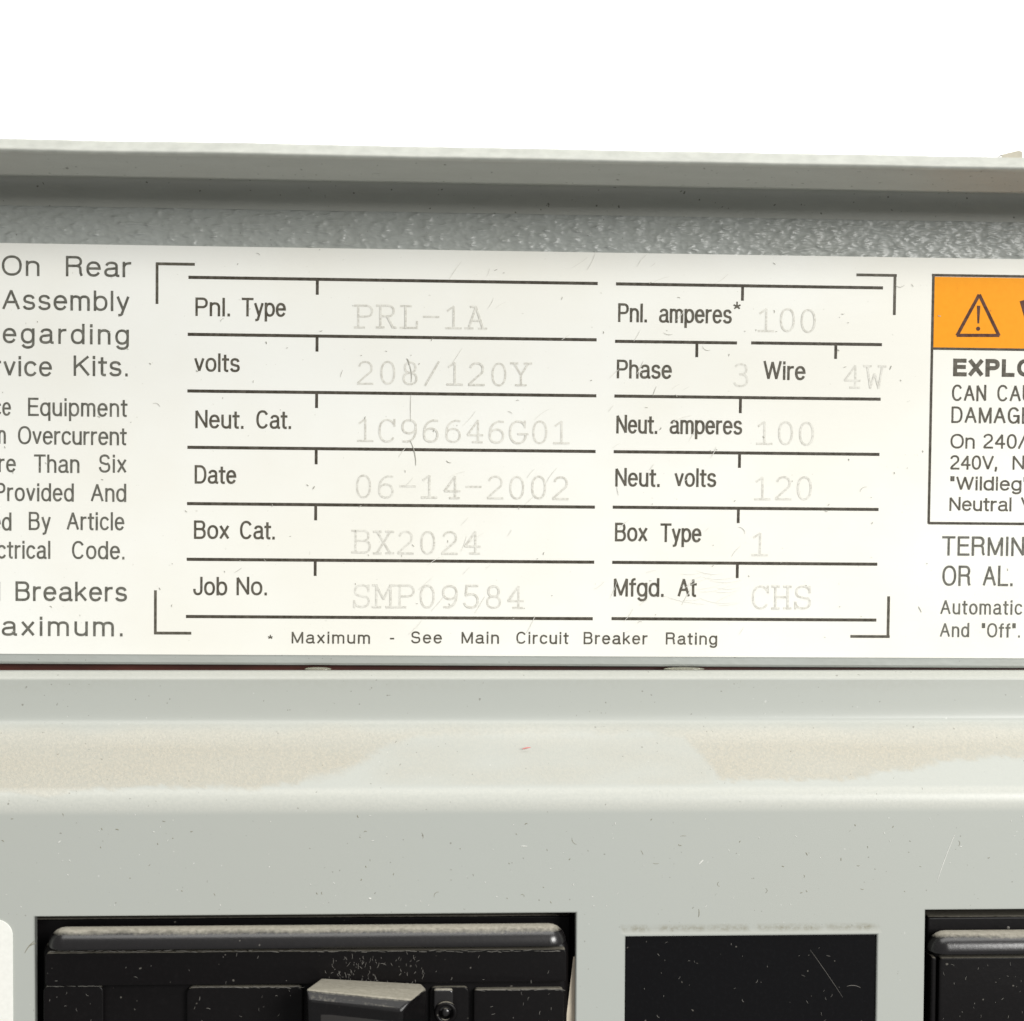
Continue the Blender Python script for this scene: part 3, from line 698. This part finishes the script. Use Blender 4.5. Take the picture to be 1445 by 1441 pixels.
# toggle handle: a hooded wedge, every corner placed at its own depth
def q3(x, y, p): a, c = Q(x, y, p); return (a, -p * MM, c)
TB = 14.8
hv = [q3(452, 1381, 12.6), q3(596, 1389, 12.6), q3(602, 1395, 15.0), q3(584, 1411, 19.5), q3(431, 1396, 19.5),   # 0-4 top facet
      q3(565, 1427, 20.6), q3(435, 1412, 20.6),                                                                # 5,6 front lip
      q3(602, 1480, 12.0), q3(566, 1490, 19.6), q3(437, 1490, 19.6), q3(433, 1480, 12.0)]
hf = [(0, 4, 3, 2, 1), (4, 6, 5, 3), (3, 5, 8, 7, 2), (0, 10, 9, 6, 4), (1, 2, 7), (6, 9, 8, 5)]
ho = new_obj('handle', hv, hf, M_HAN, brk)
bmh = bmesh.new(); bmh.from_mesh(ho.data); bmesh.ops.recalc_face_normals(bmh, faces=bmh.faces)
bmesh.ops.bevel(bmh, geom=[e for e in bmh.edges if len(e.link_faces) == 2], offset=.0004, segments=3, affect='EDGES', profile=.6); bmh.to_mesh(ho.data); bmh.free()
pbox('handle_recess', 452, 552, 1424, 1640, 19, 20.35, .3, .1, M_DARK, ho)
pbox('handle_side_rail', 606, 662, 1393, 1640, 9, 11.6, .8, .2, M_BLK2, brk)
# trip indicator: a tab with a round socket
pbox('screw_tab', 611, 640, 1397, 1428, 10, 12.4, .5, .3, M_BLK, brk)
bm = bmesh.new(); cx_, cz_ = Q(629, 1430, 12.8)
N1, N2 = 24, 8
for i in range(N1):
    a = 2 * math.pi * i / N1
    for j in range(N2):
        b3 = 2 * math.pi * j / N2; r = .00125 + .00035 * math.cos(b3)
        bm.verts.new((cx_ + r * math.cos(a), -.0126 - .00035 * math.sin(b3), cz_ + r * math.sin(a)))
bm.verts.ensure_lookup_table()
for i in range(N1):
    for j in range(N2):
        bm.faces.new((bm.verts[i * N2 + j], bm.verts[((i + 1) % N1) * N2 + j], bm.verts[((i + 1) % N1) * N2 + (j + 1) % N2], bm.verts[i * N2 + (j + 1) % N2]))
bm_obj('screw_socket', bm, M_BLK2, brk, smooth=True)
bm = bmesh.new(); bmesh.ops.create_uvsphere(bm, u_segments=16, v_segments=8, radius=1, matrix=Matrix.Translation((cx_, -.0124, cz_)) @ Matrix.Diagonal((.0006, .0003, .0006, 1)))
bm_obj('screw', bm, M_BLK, brk, smooth=True)
# thin cream plastic edge at the right of the breaker, leaning
wv = [q3(809, 1350, 10.4), q3(813, 1350, 10.4), q3(813.5, 1640, 10.6), q3(776, 1640, 10.6), q3(809.5, 1350, 5), q3(812.5, 1350, 5), q3(813, 1640, 5), q3(780, 1640, 5)]
new_obj('insulator_edge', wv, [(0, 1, 2, 3), (4, 7, 6, 5), (0, 4, 5, 1), (1, 5, 6, 2), (2, 6, 7, 3), (3, 7, 4, 0)], M_CREAM, brk, label='narrow cream plastic edge')
pbox('shoulder', 40, 806, 1294, 1700, 0, 7.0, .5, .4, M_BLK2, brk)
place_low(brk)

brk2 = thing('circuit_breaker', 'black circuit breaker cut off by the right edge, with one pale dust line on top', 'circuit breaker', (Q(1400, 1500, FR)[0], -FR * MM, Q(1400, 1500, FR)[1]))
pbox('body', 1312, 2060, 1336, 1700, -3, 10.6, 1.6, 1.3, M_BLK2, brk2)
bar('top_bar', 1315, 2056, 1319, 1351, 10.5, 12.8, M_BLK, brk2)
pbox('front_strip', 1325, 2050, 1351.5, 1640, 8, 11.9, .5, .18, M_BLK2, brk2)
pbox('side_rib', 1314, 1321, 1351.5, 1640, 8, 11.5, .3, .2, M_BLK2, brk2)
pbox('shoulder', 1306, 2056, 1293, 1700, 0, 8.5, .5, .4, M_BLK2, brk2)
place_low(brk2)

# blank filler behind the middle cutout
fil = thing('filler_plate', 'plain glossy black filler plate in the small cutout between the two breakers', 'filler plate', (Q(1060, 1500, FR)[0], -FR * MM, Q(1060, 1500, FR)[1]))
a, t, c = OP[1]
fp = bm_obj('plate', rbox(a + .0003, c - .0003, zbot, t - .00025, -.006, -.01115, .0002, .0001), M_FILL, fil); shade_auto(fp)
place_low(fil)

# number sticker at the lower left
st = thing('number_sticker', 'blank white sticker with a rounded corner at the lower left of the grey cover', 'sticker', (Q(-20, 1500, FR)[0], -FR * MM, Q(-20, 1500, FR)[1]))
x1_, z1_ = Q(18.5, 1400, FR)[0], Q(5, 1297.5, FR)[1]
bm_obj('sticker_film', rbox(x1_ - .012, x1_, z1_ - .016, z1_, -FR * MM - .00001, -FR * MM - .00013, .0022, .00004, cs=10), M_STICK, st)
place_low(st)

# ------------------------------------------------------------------ lint, hairs, scratches, specks (nobody could count them)
def squiggle(v, f, fn, x, y, ln, wd, ang, curve, prot, rise=2e-5, n=5):
    ridge = .1 if prot == .2 else .6
    pts = []; a = ang; px_, py_ = x, y
    for i in range(n + 1):
        pts.append((px_, py_)); px_ += math.cos(a) * ln / n; py_ += math.sin(a) * ln / n; a += curve / n
    base = len(v); q = [fn(*p_, prot) for p_ in pts]
    for i, (xx, zz) in enumerate(q):
        i2 = min(i + 1, n); i1 = max(i - 1, 0)
        dx, dz = q[i2][0] - q[i1][0], q[i2][1] - q[i1][1]; L = math.hypot(dx, dz) or 1
        taper = wd * (.35 + .65 * math.sin(math.pi * (i + .4) / (n + .8))) * 1e-4 / 2
        nx, nz = -dz / L * taper, dx / L * taper; yy = -prot * MM - rise
        v += [(xx + nx, yy, zz + nz), (xx - nx, yy, zz - nz), (xx, yy - taper * ridge, zz)]
    for i in range(n):
        b0 = base + 3 * i; f += [(b0, b0 + 2, b0 + 5, b0 + 3), (b0 + 2, b0 + 1, b0 + 4, b0 + 5)]
def stuff(name, v, f, m, low=False):
    o = new_obj(name, v, f, m, kind='stuff')
    if low: o.matrix_world = LOW
    return o
R_ = random.uniform
v, f = [], []
for _ in range(120):                            # specks and hairs on the label
    squiggle(v, f, P, R_(0, 1445), R_(352, 918), R_(1.5, 5), R_(.7, 1.2), R_(0, 6.3), R_(-2, 2), .2)
for _ in range(14): squiggle(v, f, P, R_(200, 1300), R_(352, 915), R_(7, 17), .55, R_(0, 6.3), R_(-2, 2), .2)
squiggle(v, f, P, 577, 512, 28, 1.0, 1.25, .5, .2); squiggle(v, f, P, 574, 506, 10, 1.8, .9, .9, .2)
squiggle(v, f, P, 579, 622, 36, 1.2, 1.15, .5, .2); squiggle(v, f, P, 580, 555, 40, .6, 1.62, -.1, .2)
squiggle(v, f, P, 444, 686, 5, 1.6, 2.0, .3, .2); squiggle(v, f, P, 1258, 516, 6, 1.2, 1.9, .1, .2)
squiggle(v, f, P, 1296, 856, 9, 1.2, 1.0, .2, .2); squiggle(v, f, P, 630, 650, 8, 1, .9, -1.2, .2)
stuff('dark_lint', v, f, plain('label_specks', (.42, .41, .36), .8))
v, f = [], []
for _ in range(60): squiggle(v, f, P, R_(560, 1060), R_(370, 900), R_(8, 30), R_(.5, 1.0), R_(-1.1, -.4), R_(-.5, .5), .2, n=6)
for i in range(14):
    squiggle(v, f, P, 955 + R_(-20, 60), 850 - i * 3.2 + R_(-4, 4), R_(25, 60), .45, R_(-.2, .5), R_(-.7, -.3), .2, n=8)
stuff('wipe_scratches', v, f, M_FAINT)
v, f = [], []
for _ in range(55): squiggle(v, f, Q, R_(0, 1445), R_(1150, 1275), R_(1.5, 5), R_(.6, 1.3), R_(0, 6.3), R_(-2, 2), FR)
for _ in range(10): squiggle(v, f, Q, R_(0, 1445), R_(1150, 1275), R_(7, 14), .6, R_(0, 6.3), R_(-3, 3), FR)
for _ in range(45): squiggle(v, f, Q, R_(0, 1445), R_(964, 1006), R_(1.5, 6), R_(.7, 1.4), R_(0, 6.3), R_(-2, 2), 3.25)
for x, y, ln, a in ((163, 1170, 5, .1), (986, 1283, 11, 1.4), (35, 1345, 22, -1.1), (42, 1335, 10, -.6), (1137, 1203, 5, .9), (1358, 1000, 8, .7), (500, 990, 22, .7)):
    squiggle(v, f, Q, x, y, ln, 1.2, a, .5, FR if y > 1100 else 3.25)
stuff('dark_lint', v, f, M_SPECK, True)
v, f = [], []
for x, y, ln, a, wd in ((986, 1220, 9, -.8, 2.2), (520, 1268, 4, 0, 2.5), (1322, 1245, 75, -1.25, 1.1), (82, 1190, 5, -.8, 1.5), (735, 1194, 9, 0, 1.2)):
    squiggle(v, f, Q, x, y, ln, wd, a, .1, FR)
for _ in range(60): squiggle(v, f, Q, R_(0, 1445), R_(1150, 1280), R_(1.5, 4), R_(.6, 1.1), R_(0, 6.3), R_(-2, 2), FR)
stuff('pale_lint', v, f, plain('white_lint', (.72, .72, .68), .9), True)
v, f = [], []
def black_area(n, x0, x1, y0, y1, prot, l0=1.5, l1=6):
    for _ in range(n): squiggle(v, f, Q, R_(x0, x1), R_(y0, y1), R_(l0, l1), R_(.4, .9), random.choice((R_(0, 6.3), R_(1.2, 1.9))), R_(-1.5, 1.5), prot)
black_area(30, 884, 1236, 1325, 1441, 11.15); black_area(22, 70, 795, 1345, 1387, 12.2); black_area(38, 470, 600, 1345, 1385, 12.2, 3, 9)
black_area(8, 64, 143, 1395, 1440, 12.0); black_area(12, 268, 425, 1396, 1440, 12.0); black_area(10, 672, 794, 1400, 1440, 12.0)
black_area(24, 1330, 1445, 1355, 1441, 11.9)
black_area(35, 472, 532, 1346, 1388, 12.2, 1.5, 4); black_area(30, 455, 600, 1350, 1388, 12.2, 1.5, 5)
squiggle(v, f, Q, 1195, 1392, 20, 1.0, -.3, .9, 11.15, n=8); squiggle(v, f, Q, 1143, 1340, 82, .6, .95, .05, 11.15)
squiggle(v, f, Q, 1421, 1308, 4, 4, .5, .2, 10.4)
# broken line of fluff along the arrises of the pads and strips
for (x0, x1, y, pr) in ((66, 142, 1391.5, 12.05), (270, 428, 1393.5, 12.05), (672, 792, 1397, 12.05), (70, 790, 1342.5, 12.3)):
    x = x0
    while x < x1:
        ln = R_(3, 14); squiggle(v, f, Q, x, y + R_(-.7, .7), ln, R_(.6, 1.4), R_(-.08, .08), R_(-.3, .3), pr); x += ln * R_(.7, 1.3)
stuff('pale_lint', v, f, M_LINT, True)
v, f = [], []
squiggle(v, f, Q, 737, 1057, 12, 1.8, -.3, .3, 7.2); stuff('pink_mark', v, f, M_PINK, True)
